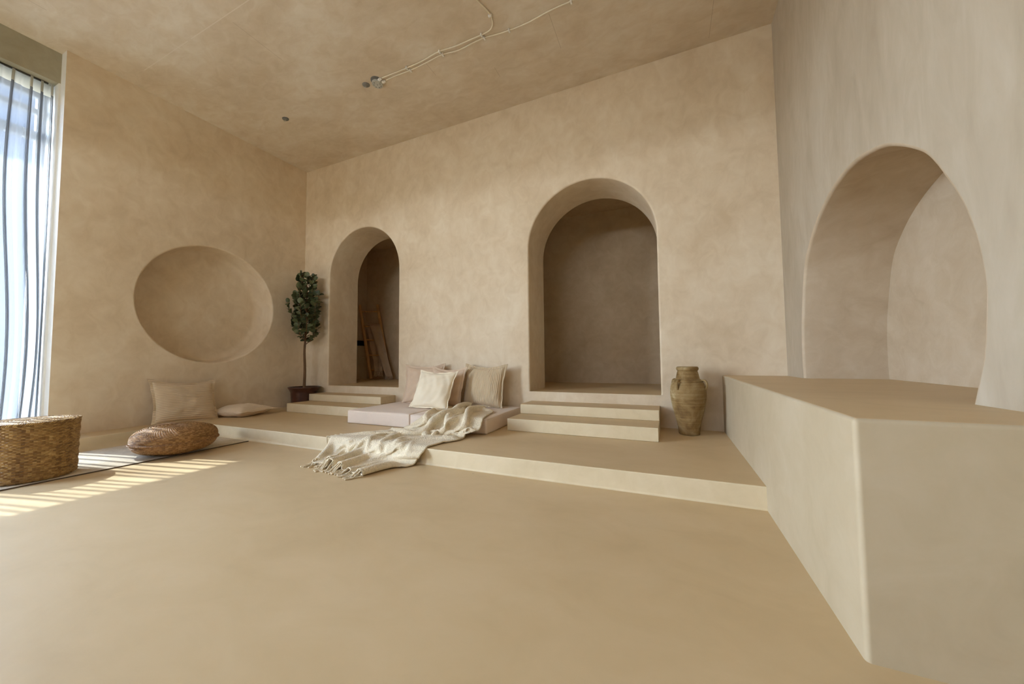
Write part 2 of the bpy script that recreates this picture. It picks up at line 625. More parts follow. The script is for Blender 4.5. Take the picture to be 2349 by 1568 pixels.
# left wall with the round niche
CY, CZ, CR, CD = -1.109, 1.388, 0.662, 0.27
circle = [(CY + CR * math.cos(2 * PI * k / 96), CZ + CR * math.sin(2 * PI * k / 96)) for k in range(96)]
bm = wall_with_holes('wall_left', [(-YL, -0.05), (0.0, -0.05), (0.0, H), (-YL, H)], [offset_outline(circle, RND)], map_left, M['wall'])
wall_left = struct(bm_obj('wall_left', bm, M['wall'], smooth=False), 'beige limewashed wall with a round niche')
prof = []
for j in range(6):
    a = (PI / 2) * j / 5
    prof.append((CR + RND * (1 - math.sin(a)), RND * (1 - math.cos(a))))
fr = 0.085
for j in range(1, 4):
    prof.append((CR - 0.012 * j / 3, RND + (CD - fr - RND) * j / 3))
for j in range(1, 9):
    a = (PI / 2) * j / 8
    prof.append((CR - 0.012 - fr * (1 - math.cos(a)), CD - fr + fr * math.sin(a)))
prof += [(0.4, CD + 0.002), (0.2, CD + 0.003), (0.0005, CD + 0.003)]
V, F = [], []
for r, d in prof:
    for k in range(96):
        a = 2 * PI * k / 96
        V.append((-d, CY + r * math.cos(a), CZ + r * math.sin(a)))
for i in range(len(prof) - 1):
    for k in range(96):
        k2 = (k + 1) % 96
        F.append((i * 96 + k, i * 96 + k2, (i + 1) * 96 + k2, (i + 1) * 96 + k))
o = mesh_obj('round_niche', V, F, M['wall'], wall_left, True, 60)
o['label'] = 'shallow dished round niche in the wall'
box('wall_core', -0.46, -0.30, -YL, TW, -0.05, H, M['wall'], wall_left)
# plaster return at the window and the recessed panel above the curtain
box('return', -0.46, -0.0005, -YL, -YL + 0.02, -0.05, H, M['white'], wall_left)
o = struct(box('trim_1', -0.42, -0.105, YF, -YL, 3.215, H, M['panel']), 'recessed plaster panel above the curtain')

# right wall with the big arched niche
raw = [(-0.372, HB), (-0.368, 0.714), (-0.378, 0.90), (-0.414, 1.084), (-0.488, 1.33), (-0.604, 1.469), (-0.747, 1.571), (-0.919, 1.643),
       (-1.092, 1.676), (-1.246, 1.672), (-1.377, 1.645), (-1.48, 1.61), (-1.555, 1.569), (-1.624, 1.524), (-1.703, 1.462),
       (-1.755, 1.400), (-1.800, 1.329), (-1.846, 1.251), (-1.880, 1.177), (-1.909, 1.086), (-1.923, 1.01), (-1.930, 0.935),
       (-1.927, 0.879), (-1.909, 0.75), (-1.894, 0.695), (-1.855, HB)]
A3 = [tuple(p) for p in spline(raw, 110)]
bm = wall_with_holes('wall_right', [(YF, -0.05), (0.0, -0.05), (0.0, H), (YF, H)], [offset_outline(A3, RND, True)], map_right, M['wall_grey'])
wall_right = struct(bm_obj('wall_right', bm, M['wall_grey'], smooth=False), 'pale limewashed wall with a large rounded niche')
ND = 0.44
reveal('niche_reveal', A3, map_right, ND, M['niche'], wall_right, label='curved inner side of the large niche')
bm = bmesh.new()
vs = [bm.verts.new(map_right(a, b, ND)) for a, b in A3]
bm.faces.new(vs)
bmesh.ops.triangulate(bm, faces=bm.faces)
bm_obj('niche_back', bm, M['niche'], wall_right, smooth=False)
box('niche_floor', W + 0.002, W + ND, -1.857, -0.370, HB - 0.08, HB, M['floor'], wall_right)
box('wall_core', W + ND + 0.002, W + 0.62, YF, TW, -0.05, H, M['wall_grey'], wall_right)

# wall behind the camera, corridor, ceilings, floors
WX0, WX1, WZ0, WZ1 = 0.3, 4.5, 2.58, 2.95     # high window added unseen behind the camera to brighten the back wall
wfr = struct(box('wall_front', -0.46, WX0, YF - 0.15, YF, -0.05, H, M['wall']))
box('wall_pier', WX1, W + 0.62, YF - 0.15, YF, -0.05, H, M['wall'], wfr)
box('wall_sill', WX0, WX1, YF - 0.15, YF, -0.05, WZ0, M['wall'], wfr)
box('wall_lintel', WX0, WX1, YF - 0.15, YF, WZ1, H, M['wall'], wfr)
struct(box('ceiling', -0.46, W + 0.62, YF - 0.15, YC + 0.2, H, H + 0.2, M['ceiling']), 'mottled plaster ceiling with hairline joints')
struct(box('floor', -0.46, W + 0.62, YF - 0.15, YC + 0.2, -0.15, 0.0, M['floor']), 'sand coloured microcement floor')
fcr = struct(box('floor_corridor', XC - 0.1, W + 0.6, 0.0008, YC + 0.05, 0.0, P3, M['step'], bevel=0.004), 'raised floor of the passage behind the arches')
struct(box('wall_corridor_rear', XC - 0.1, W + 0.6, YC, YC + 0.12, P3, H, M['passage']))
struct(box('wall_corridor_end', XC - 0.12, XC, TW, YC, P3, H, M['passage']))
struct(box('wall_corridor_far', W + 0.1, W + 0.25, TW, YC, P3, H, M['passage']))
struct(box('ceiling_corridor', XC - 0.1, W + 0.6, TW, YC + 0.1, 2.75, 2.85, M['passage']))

def trowelled_top(o):
    """walking surfaces carry the floor finish, upright faces the lighter wall finish"""
    me = o.data
    me.materials.append(M['floor'])
    for p in me.polygons:
        if p.normal.z > 0.95:
            p.material_index = 1


# ------------------------------------------------------------------ platform with coved foot
path = []
RP = 0.13
for k in range(12):
    path.append(((LW, -YL + (YL - YP - RP) * k / 12), (1.0, 0.0), 0.05))
for k in range(13):
    a = PI - (PI / 2) * k / 12
    cxp, cyp = LW + RP, -YP - RP
    path.append(((cxp + RP * math.cos(a), cyp + RP * math.sin(a)), (-math.cos(a), -math.sin(a)), 0.07))
for k in range(1, 41):
    x = LW + RP + (WB - LW - RP) * k / 40
    path.append(((x, -YP), (0.0, -1.0), 0.012 + 0.055 * math.exp(-((x - LW) / 0.8) ** 2)))
V, F = [], []
npf = 0
for (px, py), (nx, ny), rc in path:
    pr = []
    be = 0.007
    for j in range(4):
        a = (PI / 2) * j / 3
        pr.append((-be * (1 - math.sin(a)), HP - be * (1 - math.cos(a))))
    for j in range(9):
        a = (PI / 2) * j / 8
        pr.append((rc * (1 - math.cos(a)), rc * (1 - math.sin(a)) + 0.0004))
    npf = len(pr)
    for d, z in pr:
        V.append((px + nx * d, py + ny * d, z))
for i in range(len(path) - 1):
    for j in range(npf - 1):
        F.append((i * npf + j, (i + 1) * npf + j, (i + 1) * npf + j + 1, i * npf + j + 1))
bm = bmesh.new()
bv = [bm.verts.new(v) for v in V]
for f in F:
    bm.faces.new([bv[i] for i in f])
rim = [bv[i * npf] for i in range(len(path))]
back = [bm.verts.new((WB - 0.0003, -0.0004, HP)), bm.verts.new((0.0004, -0.0004, HP)), bm.verts.new((0.0004, -YL, HP))]
bm.faces.new(rim + back)
bmesh.ops.triangulate(bm, faces=[bm.faces[-1]] if hasattr(bm.faces, 'ensure_lookup_table') and not bm.faces.ensure_lookup_table() else [])
platform = bm_obj('plaster_platform', bm, M['step'], sharp=50)
trowelled_top(platform)
flat_faces(platform)
tag(platform, 'low sand coloured plaster platform running along the two inner walls', 'platform')

bm = bmesh.new()
BX1, BY1 = W + 0.002, -0.0005
box_bm(bm, WB, BX1, -YB, BY1, 0.0, HB)
arris = [e for e in bm.edges if not all(v.co.x > W for v in e.verts) and not all(v.co.y > -0.01 for v in e.verts) and not all(v.co.z < 0.01 for v in e.verts)
         and (abs(e.verts[0].co.x - WB) < 0.001 and abs(e.verts[1].co.x - WB) < 0.001 or abs(e.verts[0].co.y + YB) < 0.001 and abs(e.verts[1].co.y + YB) < 0.001)]
bmesh.ops.bevel(bm, geom=arris, offset=0.012, segments=4, affect='EDGES', profile=0.5)
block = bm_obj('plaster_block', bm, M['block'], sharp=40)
flat_faces(block)
trowelled_top(block)
tag(block, 'raised flat topped sand plaster block built under the large rounded niche', 'plinth')


def steps(name, specs, label):
    root = empty(name, ((specs[0][0] + specs[0][1]) / 2, -specs[0][2] / 2, HP))
    for x0, x1, d, z0, z1 in specs:
        o = box('step', x0, x1, -d, -0.0006, z0, z1, M['step'], bevel=0.005)
        o.parent = root
        o.location = -Vector(root.location)
        trowelled_top(o)
    tag(root, label, 'steps', 'plaster steps up to the arches')
    return root


steps('plaster_steps', [(0.468, 1.705, 0.544, HP + 0.0005, P1), (0.464, 1.689, 0.248, P1 + 0.0005, P2)],
      'two plaster steps below the arch with the ladder, beside the potted tree')
steps('plaster_steps', [(3.476, 4.700, 0.607, HP + 0.0005, P1), (3.476, 4.701, 0.304, P1 + 0.0005, P2)],
      'two plaster steps below the empty arch, beside the clay jar')

trowelled_top(fcr)

# ------------------------------------------------------------------ window, terrace
wx = -0.40
ye = -5.3  # stretch past the curtain is left bare, out of view, for added light
wf = empty('window_1', (wx, (-YL + ye) / 2, 0))


def wpart(name, x0, x1, y0, y1, z0, z1, mat, bevel=0.004):
    o = box(name, x0, x1, y0, y1, z0, z1, mat, bevel=bevel, seg=2)
    o.parent = wf
    o.location = -Vector(wf.location)
    return o


wpart('head_rail', wx - 0.03, wx + 0.03, ye, -YL, 3.13, 3.215, M['white'])
wpart('transom', wx - 0.025, wx + 0.025, ye, -YL, 2.98, 3.03, M['white'])
wpart('transom', wx - 0.03, wx + 0.03, ye, -YL, 2.74, 2.82, M['white'])
wpart('sill_rail', wx - 0.03, wx + 0.03, ye, -YL, 0.0, 0.08, M['white'])
for yy in (-2.30, -3.45, -4.6, ye + 0.03):
    wpart('mullion', wx - 0.03, wx + 0.03, yy - 0.03, yy + 0.03, 0.08, 3.13, M['white'])
for k in range(3):
    y1 = -2.33 - 1.15 * k
    PW = 1.09 if k < 2 else 0.60
    wpart('pane', wx - 0.004, wx + 0.004, y1 - PW, y1, 0.08, 2.74, M['glass'], 0)
    wpart('pane', wx - 0.004, wx + 0.004, y1 - PW, y1, 2.82, 2.98, M['glass'], 0)
    wpart('pane', wx - 0.004, wx + 0.004, y1 - PW, y1, 3.03, 3.13, M['glass'], 0)
struct(wf, 'white framed glazed wall, bare beyond the sheer curtain for added light')
w2 = empty('window_added', ((WX0 + WX1) / 2, YF - 0.08, 0))


def w2part(name, x0, x1, y0, y1, z0, z1, mat):
    o = box(name, x0, x1, y0, y1, z0, z1, mat, parent=w2)
    o.location = -Vector(w2.location)


for x_ in (WX0, (WX0 + WX1) / 2 - 0.03, WX1 - 0.06):
    w2part('mullion', x_, x_ + 0.06, YF - 0.11, YF - 0.05, WZ0, WZ1, M['white'])
for z_ in (WZ0, WZ1 - 0.06):
    w2part('rail', WX0 + 0.06, WX1 - 0.06, YF - 0.11, YF - 0.05, z_, z_ + 0.06, M['white'])
for x_ in (WX0 + 0.06, (WX0 + WX1) / 2 + 0.03):
    w2part('pane', x_, x_ + 2.01, YF - 0.084, YF - 0.076, WZ0 + 0.06, WZ1 - 0.06, M['glass'])
struct(w2, 'added high window behind the camera that brightens the back wall')
struct(box('trim_2', -0.44, -0.10, -YL - 0.012, -YL, 0.0, 3.215, M['white']), 'white window jamb')
struct(box('trim_3', -0.46, -0.0, YF, ye, 0.0, H, M['wall']), 'wall pier beyond the window')
struct(box('ground_terrace', -9.0, -0.46, -14.0, 6.0, -0.2, -0.03, M['paving']), 'dark paved terrace outside the window')
struct(box('roof_overhang', -1.23, -0.44, -11.0, 1.5, 3.69, 3.89, M['render']), 'roof overhang above the window')
struct(box('wall_sky_block', -3.7, -3.5, -2.75, 6.0, -0.1, 5.2, M['render']), 'added dark wall across the terrace, blocking the sky behind the curtain')  # added to screen bright sky from the view through the curtain

# sheer curtain: irregular deep folds
rng = random.Random(21)
sec = []            # cross-section (y offset from the wall edge, x), walking away from the wall
y = 0.0
sec.append((0.0, 0.0))
while y < 1.30:
    n_f = rng.choice((1, 3, 4, 5))
    for q in range(n_f):                       # tight folds doubling back on themselves
        a = rng.uniform(0.035, 0.058)
        b = rng.uniform(0.020, 0.036)
        sec += [(y + 0.006, a * 0.5), (y + 0.010 - b * 0.3, a), (y + 0.022 - b * 0.2, a * 1.05), (y + 0.030 - b * 0.9, a * 0.1), (y + 0.036 - b, -a * 0.35), (y + 0.050 - b * 0.4, -a * 0.4), (y + 0.054, -a * 0.1)]
        y += 0.056
    wfl = rng.uniform(0.010, 0.038)            # an open, nearly flat stretch
    sec += [(y + wfl * 0.3, rng.uniform(-0.006, 0.006)), (y + wfl * 0.7, rng.uniform(-0.006, 0.006))]
    y += wfl
sec = spline(sec, len(sec) * 4)
ys = np.array([p[0] for p in sec])
xs_ = np.array([p[1] for p in sec])
CX0 = -0.19
NZ = 36


def curtain_geo(z0, z1, nz, squeeze=1.0):
    V, F = [], []
    n = len(ys)
    for j in range(nz + 1):
        z = z0 + (z1 - z0) * j / nz
        f = z / 3.2
        amp = (1.0 - 0.30 * f ** 3) * squeeze
        for i in range(n):
            s = ys[i]
            drift = 0.028 * math.sin(1.1 * z + 5.0 * s) * (1 - f ** 4) + 0.012 * math.sin(2.3 * z - 3.1 * s) * (1 - f ** 4)
            belly = 0.02 * math.sin(3.5 * s + 0.8 * z) * (1 - f ** 2)
            V.append((CX0 + xs_[i] * amp + belly, -YL - 0.022 - s + drift * min(1, s / 0.05), z))
    for j in range(nz):
        for i in range(n - 1):
            F.append((j * n + i, j * n + i + 1, (j + 1) * n + i + 1, (j + 1) * n + i))
    return V, F


ct = empty('sheer_curtain', (CX0, -2.9, 0.0))
for nm, z0, z1, nz, mt, sq in (('panel', 0.012, 3.10, NZ, 'sheer', 1.0), ('heading', 3.10, 3.203, 3, 'heading', 0.8)):
    Vc, Fc = curtain_geo(z0, z1, nz, sq)
    o = mesh_obj(nm, Vc, Fc, M[mt], ct, True, 0)
    o.location = -Vector(ct.location)
o = box('track', CX0 - 0.006, CX0 + 0.010, ye, -YL - 0.05, 3.204, 3.2145, M['dark'], ct)
o.location = -Vector(ct.location)
tag(ct, 'white floor length sheer curtain drawn across part of the tall window', 'curtain')

# ------------------------------------------------------------------ rug, basket, pouf
rug = empty('flat_rug', (0.80, -2.9, 0.0))
bm = bmesh.new()
box_bm(bm, -0.43, 0.43, -1.6, 1.49, 0.0015, 0.008, 0.002, 2)
bm_obj('pile', bm, M['rug'], rug)
bm = bmesh.new()
box_bm(bm, 0.430, 0.4345, -1.6, 1.49, 0.001, 0.0078, 0.001, 1)
bm_obj('binding', bm, M['rug_edge'], rug)['label'] = 'dark bound rug edge'
tag(rug, 'long pale wool rug on the floor under the two woven poufs', 'rug')


def woven_drum(r, h, rows, warps, corner=0.03, dome=0.012):
    """cylinder of horizontal weft strands that pass over and under vertical stakes"""
    rnd = random.Random(5)
    nth = warps * 6
    sub = 6
    nz = rows * sub
    th = np.arange(nth) / nth * 2 * PI
    V, T = [], []
    tone = np.array([[rnd.random() for _ in range(warps)] for _ in range(rows + 1)])
    band = np.array([0.5 + 0.5 * math.sin(a * 0.9) * math.sin(a * 0.37 + 1) for a in range(warps)])
    for j in range(nz + 1):
        zz = j / nz * h
        row = min(j // sub, rows - 1)
        ph = (j % sub) / sub
        edge = 0.0
        if zz < corner:
            edge = corner - math.sqrt(max(0, corner ** 2 - (corner - zz) ** 2))
        if zz > h - corner * 0.6:
            c2 = corner * 0.6
            edge = c2 - math.sqrt(max(0, c2 ** 2 - (zz - h + c2) ** 2))
        for i in range(nth):
            wv = math.cos(PI * (i / 6.0) + PI * row)
            bulge = 0.0085 * math.sin(PI * ph) ** 0.7 * (0.52 + 0.48 * wv)
            wob = 0.003 * math.sin(3 * th[i] + zz * 9) + 0.002 * math.sin(11 * th[i] + row)
            rr = r - edge - 0.0075 + bulge + wob
            V.append((rr * math.cos(th[i]), rr * math.sin(th[i]), zz))
            seg = int(i // 6)
            T.append(0.62 * tone[row][seg] + 0.28 * band[seg] + 0.1)
    F = []
    for j in range(nz):
        for i in range(nth):
            i2 = (i + 1) % nth
            F.append((j * nth + i, j * nth + i2, (j + 1) * nth + i2, (j + 1) * nth + i))
    F.append(tuple(reversed(range(nth))))
    return V, F, T


def coil_top(r, z, rings, dome, twist=64):
    rnd = random.Random(9)
    V, T = [], []
    sub = 5
    nth = 216
    n = rings * sub
    tone = [[rnd.random() for _ in range(twist)] for _ in range(rings + 1)]
    for j in range(n + 1):
        rr = r * (1 - j / n * 0.995)
        ph = (j % sub) / sub
        ring = j // sub
        for i in range(nth):
            a = 2 * PI * i / nth
            tw = math.sin(twist * a * max(0.25, rr / r) ** 0.0 + ring * 1.3 + ph * 4)
            zz = z + dome * (1 - (rr / r) ** 2) + 0.0055 * math.sin(PI * ph) ** 0.7 * (0.75 + 0.25 * tw)
            V.append((rr * math.cos(a), rr * math.sin(a), zz))
            T.append(0.25 + 0.75 * tone[min(ring, rings)][int(a / (2 * PI) * twist) % twist])
    F = []
    for j in range(n):
        for i in range(nth):
            i2 = (i + 1) % nth
            F.append((j * nth + i, j * nth + i2, (j + 1) * nth + i2, (j + 1) * nth + i))
    return V, F, T


RZ = 0.0085
bk = empty('woven_drum_pouf', (1.0205, -2.590, RZ))
V, F, T = woven_drum(0.2055, 0.362, 40, 84)
mesh_obj('side', V, F, M['seagrass'], bk, True, 0, T)
V, F, T = coil_top(0.196, 0.357, 14, 0.008)
mesh_obj('top', V, F, M['seagrass'], bk, True, 0, T)
g = Geo()
rnd = random.Random(3)
for s in range(2):
    npl = 150
    for k in range(npl):
        a0 = 2 * PI * k / npl
        pts = []
        for q in range(4):
            a = a0 + (q / 3 - 0.5) * 0.085
            rr = 0.2 + 0.004 * math.sin(q / 3 * PI) + (0.003 if s else -0.002)
            pts.append((rr * math.cos(a), rr * math.sin(a), 0.349 + 0.013 * (q / 3 if s else 1 - q / 3) + 0.004 * math.sin(q / 3 * PI)))
        g.tube(pts, [0.002, 0.0042, 0.0042, 0.002], 5, tone=rnd.random())
g.obj('braided_rim', M['seagrass'], bk, 60, True)
tag(bk, 'tall drum shaped woven seagrass pouf on the rug near the curtain', 'pouf')


def coil_pouf(a, b, rings, nth=288, tw=92):
    """flattened round pouf of twisted rush coils, pole to pole, superellipse section"""
    rnd = random.Random(12)
    sub = 5
    n = rings * sub
    tone = [[rnd.random() for _ in range(tw)] for _ in range(rings + 1)]
    V, T = [], []
    for j in range(n + 1):
        la = -PI / 2 + PI * j / n
        cr = max(abs(math.cos(la)), 1e-4) ** 0.66
        sz = math.copysign(abs(math.sin(la)) ** 0.85, math.sin(la))
        nx, nzz = math.cos(la) / a, math.sin(la) / b
        ln = math.hypot(nx, nzz)
        nx, nzz = nx / ln, nzz / ln
        ph = (j % sub) / sub
        ring = min(j // sub, rings)
        for i in range(nth):
            th = 2 * PI * i / nth
            t = 0.5 + 0.5 * math.sin(tw * th + ph * 3.2 + ring * 2.1)
            hgt = 0.0110 * (math.sin(PI * ph) ** 0.7) * (0.35 + 0.65 * t) + 0.0012 * math.sin(2 * th + 1) + 0.0018 * math.sin(5 * th + la * 3)
            rr = a * cr + nx * (hgt - 0.009)
            zz = b + b * sz + nzz * (hgt - 0.009)
            V.append((rr * math.cos(th), rr * math.sin(th), max(zz, 0.0)))
            T.append(0.18 + 0.82 * tone[ring][int(th / (2 * PI) * tw) % tw])
    F = []
    for j in range(n):
        for i in range(nth):
            i2 = (i + 1) % nth
            F.append((j * nth + i, j * nth + i2, (j + 1) * nth + i2, (j + 1) * nth + i))
    return V, F, T


pf = empty('woven_floor_pouf', (1.100, -1.883, RZ))
PA, PB = 0.266, 0.113
V, F, T = coil_pouf(PA, PB, 46)
mesh_obj('coiled_body', V, F, M['coil'], pf, True, 0, T)
g = Geo()
for s in (0, 1):
    for k in range(170):
        a0 = 2 * PI * k / 170
        pts = []
        for q in range(4):
            a = a0 + (q / 3 - 0.5) * 0.07
            rr = PA + 0.001 + 0.004 * math.sin(q / 3 * PI)
            pts.append((rr * math.cos(a), rr * math.sin(a), PB - 0.022 + 0.014 * (q / 3 if s else 1 - q / 3)))
        g.tube(pts, [0.002, 0.004, 0.004, 0.002], 5, tone=rnd.random() * 0.8)
g.obj('braided_seam', M['coil'], pf, 60, True)
tag(pf, 'flat round coiled rush pouf on the rug in front of the leaning cushion', 'pouf')


# ------------------------------------------------------------------ cushions
def cushion(name, label, loc, yaw, lean, roll, w, h, t, mat, mat_edge, seed, sag=0.0, flange=0.018, lying=False, part=True, pinch=0.08):
    root = empty(name, loc)
    R = Matrix.Rotation(yaw, 4, 'Z') @ Matrix.Rotation(-lean, 4, 'X') @ Matrix.Rotation(roll, 4, 'Y')
    root.rotation_mode = 'QUATERNION'
    root.rotation_quaternion = R.to_quaternion()
    rn = random.Random(seed)
    ph = [rn.uniform(0, 6.28) for _ in range(8)]
    n = 36

    def shape(u, v):
        x = w / 2 * u * (1 - pinch * (1 - v * v) * abs(u) ** 2)
        z = h / 2 + h / 2 * v * (1 - pinch * (1 - u * u) * abs(v) ** 2)
        z -= sag * (1 - u * u) * max(0, v) * h
        return x, z

    def thick(u, v):
        e = max(0.0, (1 - abs(u) ** 2.4) * (1 - abs(v) ** 2.4))
        k = t / 2 * e ** 0.52
        wr = 0.0035 * math.sin(6 * u + 4 * v + ph[0]) + 0.003 * math.sin(11 * v - 5 * u + ph[1]) + 0.0022 * math.sin(17 * u + 9 * v * v + ph[2])
        rim = max(abs(u), abs(v))
        pk = 0.0035 * math.sin(26 * math.atan2(v, u) + ph[3]) * max(0, (rim - 0.72) / 0.28) * (1 - rim)
        low = 1.0 - 0.12 * v
        return k * low + (wr + pk * 3) * min(1, e * 3)

    us = [math.sin(PI / 2 * (-1 + 2 * i / n)) * 0.35 + (-1 + 2 * i / n) * 0.65 for i in range(n + 1)]
    V, F = [], []
    for side in (-1, 1):
        for v in us:
            for u in us:
                x, z = shape(u, v)
                V.append((x, side * thick(u, v) + 0.004 * math.sin(3 * u + ph[4]) * (1 - abs(v)), z))
    m1 = (n + 1) ** 2
    for s in (0, 1):
        for j in range(n):
            for i in range(n):
                a = s * m1 + j * (n + 1) + i
                q = (a, a + 1, a + n + 2, a + n + 1)
                F.append(q if s == 0 else tuple(reversed(q)))
    bm = bmesh.new()
    bv = [bm.verts.new(p) for p in V]
    for f in F:
        bm.faces.new([bv[i] for i in f])
    bmesh.ops.remove_doubles(bm, verts=bm.verts, dist=0.0008)
    body = bm_obj('cover', bm, mat, root, sharp=0)
    # flange running round the seam
    ring = []
    for i in range(n):
        ring.append((us[i], -1))
    for i in range(n):
        ring.append((1, us[i]))
    for i in range(n):
        ring.append((us[n - i], 1))
    for i in range(n):
        ring.append((-1, us[n - i]))
    V, F = [], []
    m = len(ring)
    for k, (u, v) in enumerate(ring):
        x, z = shape(u, v)
        cu = abs(u) ** 12 * abs(v) ** 12
        wv = 0.006 * math.sin(k * 0.31 + ph[5]) + 0.004 * math.sin(k * 0.73 + ph[6])
        yb = 0.004 * math.sin(3 * u + ph[4]) * (1 - abs(v))
        dx = flange * (u if abs(u) > 0.999 else u * 0.35 * cu) * (1 + 0.5 * cu)
        dz = flange * (v if abs(v) > 0.999 else v * 0.35 * cu) * (1 + 0.5 * cu)
        if lying:
            wv *= 0.5
        V.append((x * 0.985, yb - 0.003, h / 2 + (z - h / 2) * 0.985))
        V.append((x + dx, yb + wv - 0.002, max(z + dz, 0.0006)))
        V.append((x + dx, yb + wv + 0.002, max(z + dz, 0.0006)))
        V.append((x * 0.985, yb + 0.003, h / 2 + (z - h / 2) * 0.985))
    for k in range(m):
        k2 = (k + 1) % m
        for q in range(3):
            F.append((k * 4 + q, k2 * 4 + q, k2 * 4 + q + 1, k * 4 + q + 1))
    mesh_obj('flange', V, F, mat_edge, root, True, 60)
    tag(root, label, 'cushion')
    return root


MT = 0.240    # mattress top
cushion('floor_cushion', 'horizontally ribbed beige cushion propped against the wall below the round niche', (0.205, -1.41, HP + 0.004), rad(90), rad(21), rad(3.5), 0.52, 0.445, 0.15, M['linen_natural'], M['linen_natural'], 1, sag=0.06)
fc = cushion('floor_cushion', 'plain beige cushion lying flat on the platform near the potted tree', (0.25, -0.905, HP + 0.062), 0, 0, 0, 0.42, 0.44, 0.135, M['linen_plain'], M['linen_plain'], 2, lying=True, pinch=0.04)
fc.rotation_quaternion = (Matrix.Rotation(rad(12), 4, 'Z') @ Matrix.Rotation(rad(-90), 4, 'X')).to_quaternion()
fc.location = Vector((0.25, -0.905, HP + 0.060)) - fc.rotation_quaternion @ Vector((0, 0, 0.22))
cushion('back_cushion', 'dusty pink cushion against the wall, half hidden behind the cream one', (2.20, -0.155, MT + 0.004), rad(2), rad(11), rad(-1), 0.50, 0.425, 0.13, M['linen_pink'], M['linen_pink'], 3, sag=0.03)
cushion('back_cushion', 'brownish pink cushion squeezed between the cream and the ribbed cushions', (2.555, -0.235, MT + 0.004), rad(-8), rad(13), rad(1), 0.44, 0.40, 0.12, M['linen_pink'], M['linen_pink'], 4, sag=0.05)
cushion('back_cushion', 'tan cushion with vertical ribs at the end of the mattress beside the steps', (2.985, -0.185, MT + 0.004), rad(-6), rad(11), rad(1.0), 0.485, 0.425, 0.15, M['linen_rib'], M['linen_rib'], 5, sag=0.04)
cushion('back_cushion', 'plain cream cushion at the front of the cushion row on the mattress', (2.555, -0.505, MT + 0.004), rad(3), rad(27), rad(1.5), 0.43, 0.405, 0.13, M['linen_cream'], M['linen_cream'], 6, sag=0.02, flange=0.012)


# ------------------------------------------------------------------ floor mattresses
def mattress(x0, x1, y0, y1, label, yaw=0.0):
    cx, cy = (x0 + x1) / 2, (y0 + y1) / 2
    root = empty('floor_mattress', (cx, cy, HP), (0, 0, yaw))
    w, d, t = (x1 - x0), (y1 - y0), MT - HP
    bm = bmesh.new()
    box_bm(bm, -w / 2, w / 2, -d / 2, d / 2, 0.001, t, 0.018, 5)
    bmesh.ops.subdivide_edges(bm, edges=[e for e in bm.edges if e.calc_length() > 0.2], cuts=12, use_grid_fill=True)
    rn = random.Random(int(x0 * 100))
    p = [rn.uniform(0, 6) for _ in range(4)]
    for v in bm.verts:
        if v.co.z > t - 0.004:
            v.co.z += 0.002 * math.sin(9 * v.co.x + p[0]) * math.sin(7 * v.co.y + p[1])
        if v.co.y < -d / 2 + 0.003:
            v.co.y += 0.003 * math.sin(8 * v.co.x + p[2])
    bm_obj('cover', bm, M['suede'], root, sharp=0)
    g = Geo()
    for z in (t - 0.006, 0.008):
        pts = []
        k = 0.006
        loop = [(-w / 2 + k, -d / 2 + k), (w / 2 - k, -d / 2 + k), (w / 2 - k, d / 2 - k), (-w / 2 + k, d / 2 - k), (-w / 2 + k, -d / 2 + k)]
        for (xa, ya), (xb, yb) in zip(loop, loop[1:]):
            g.tube([(xa, ya, z), (xb, yb, z)], 0.0035, 6)
    g.obj('piping', M['suede'], root)
    tag(root, label, 'mattress', 'pinkish floor mattresses below the wall')
    return root


mattress(1.828, 2.604, -0.845, -0.035, 'dusty pink floor mattress next to the steps by the potted tree')
mattress(2.612, 3.385, -0.852, -0.035, 'dusty pink floor mattress under the knitted throw', rad(1.6))


# ------------------------------------------------------------------ knitted throw
def terrain(x, y):
    z = 0.0
    if y > -YP:
        z = HP
    if 1.82 < x < 3.41 and -0.865 < y < -0.02:
        z = MT + 0.004
    return z


def terr_a(X, Y):
    z = np.clip((Y + YP + 0.05) / 0.05, 0, 1) * HP          # thick cloth hangs free of the corners in a slant
    f = np.clip((Y + 0.862 + 0.15) / 0.15, 0, 1) * np.clip((3.405 + 0.08 - X) / 0.08, 0, 1)
    return np.where(X > 1.82, z + (MT - HP) * f, z)


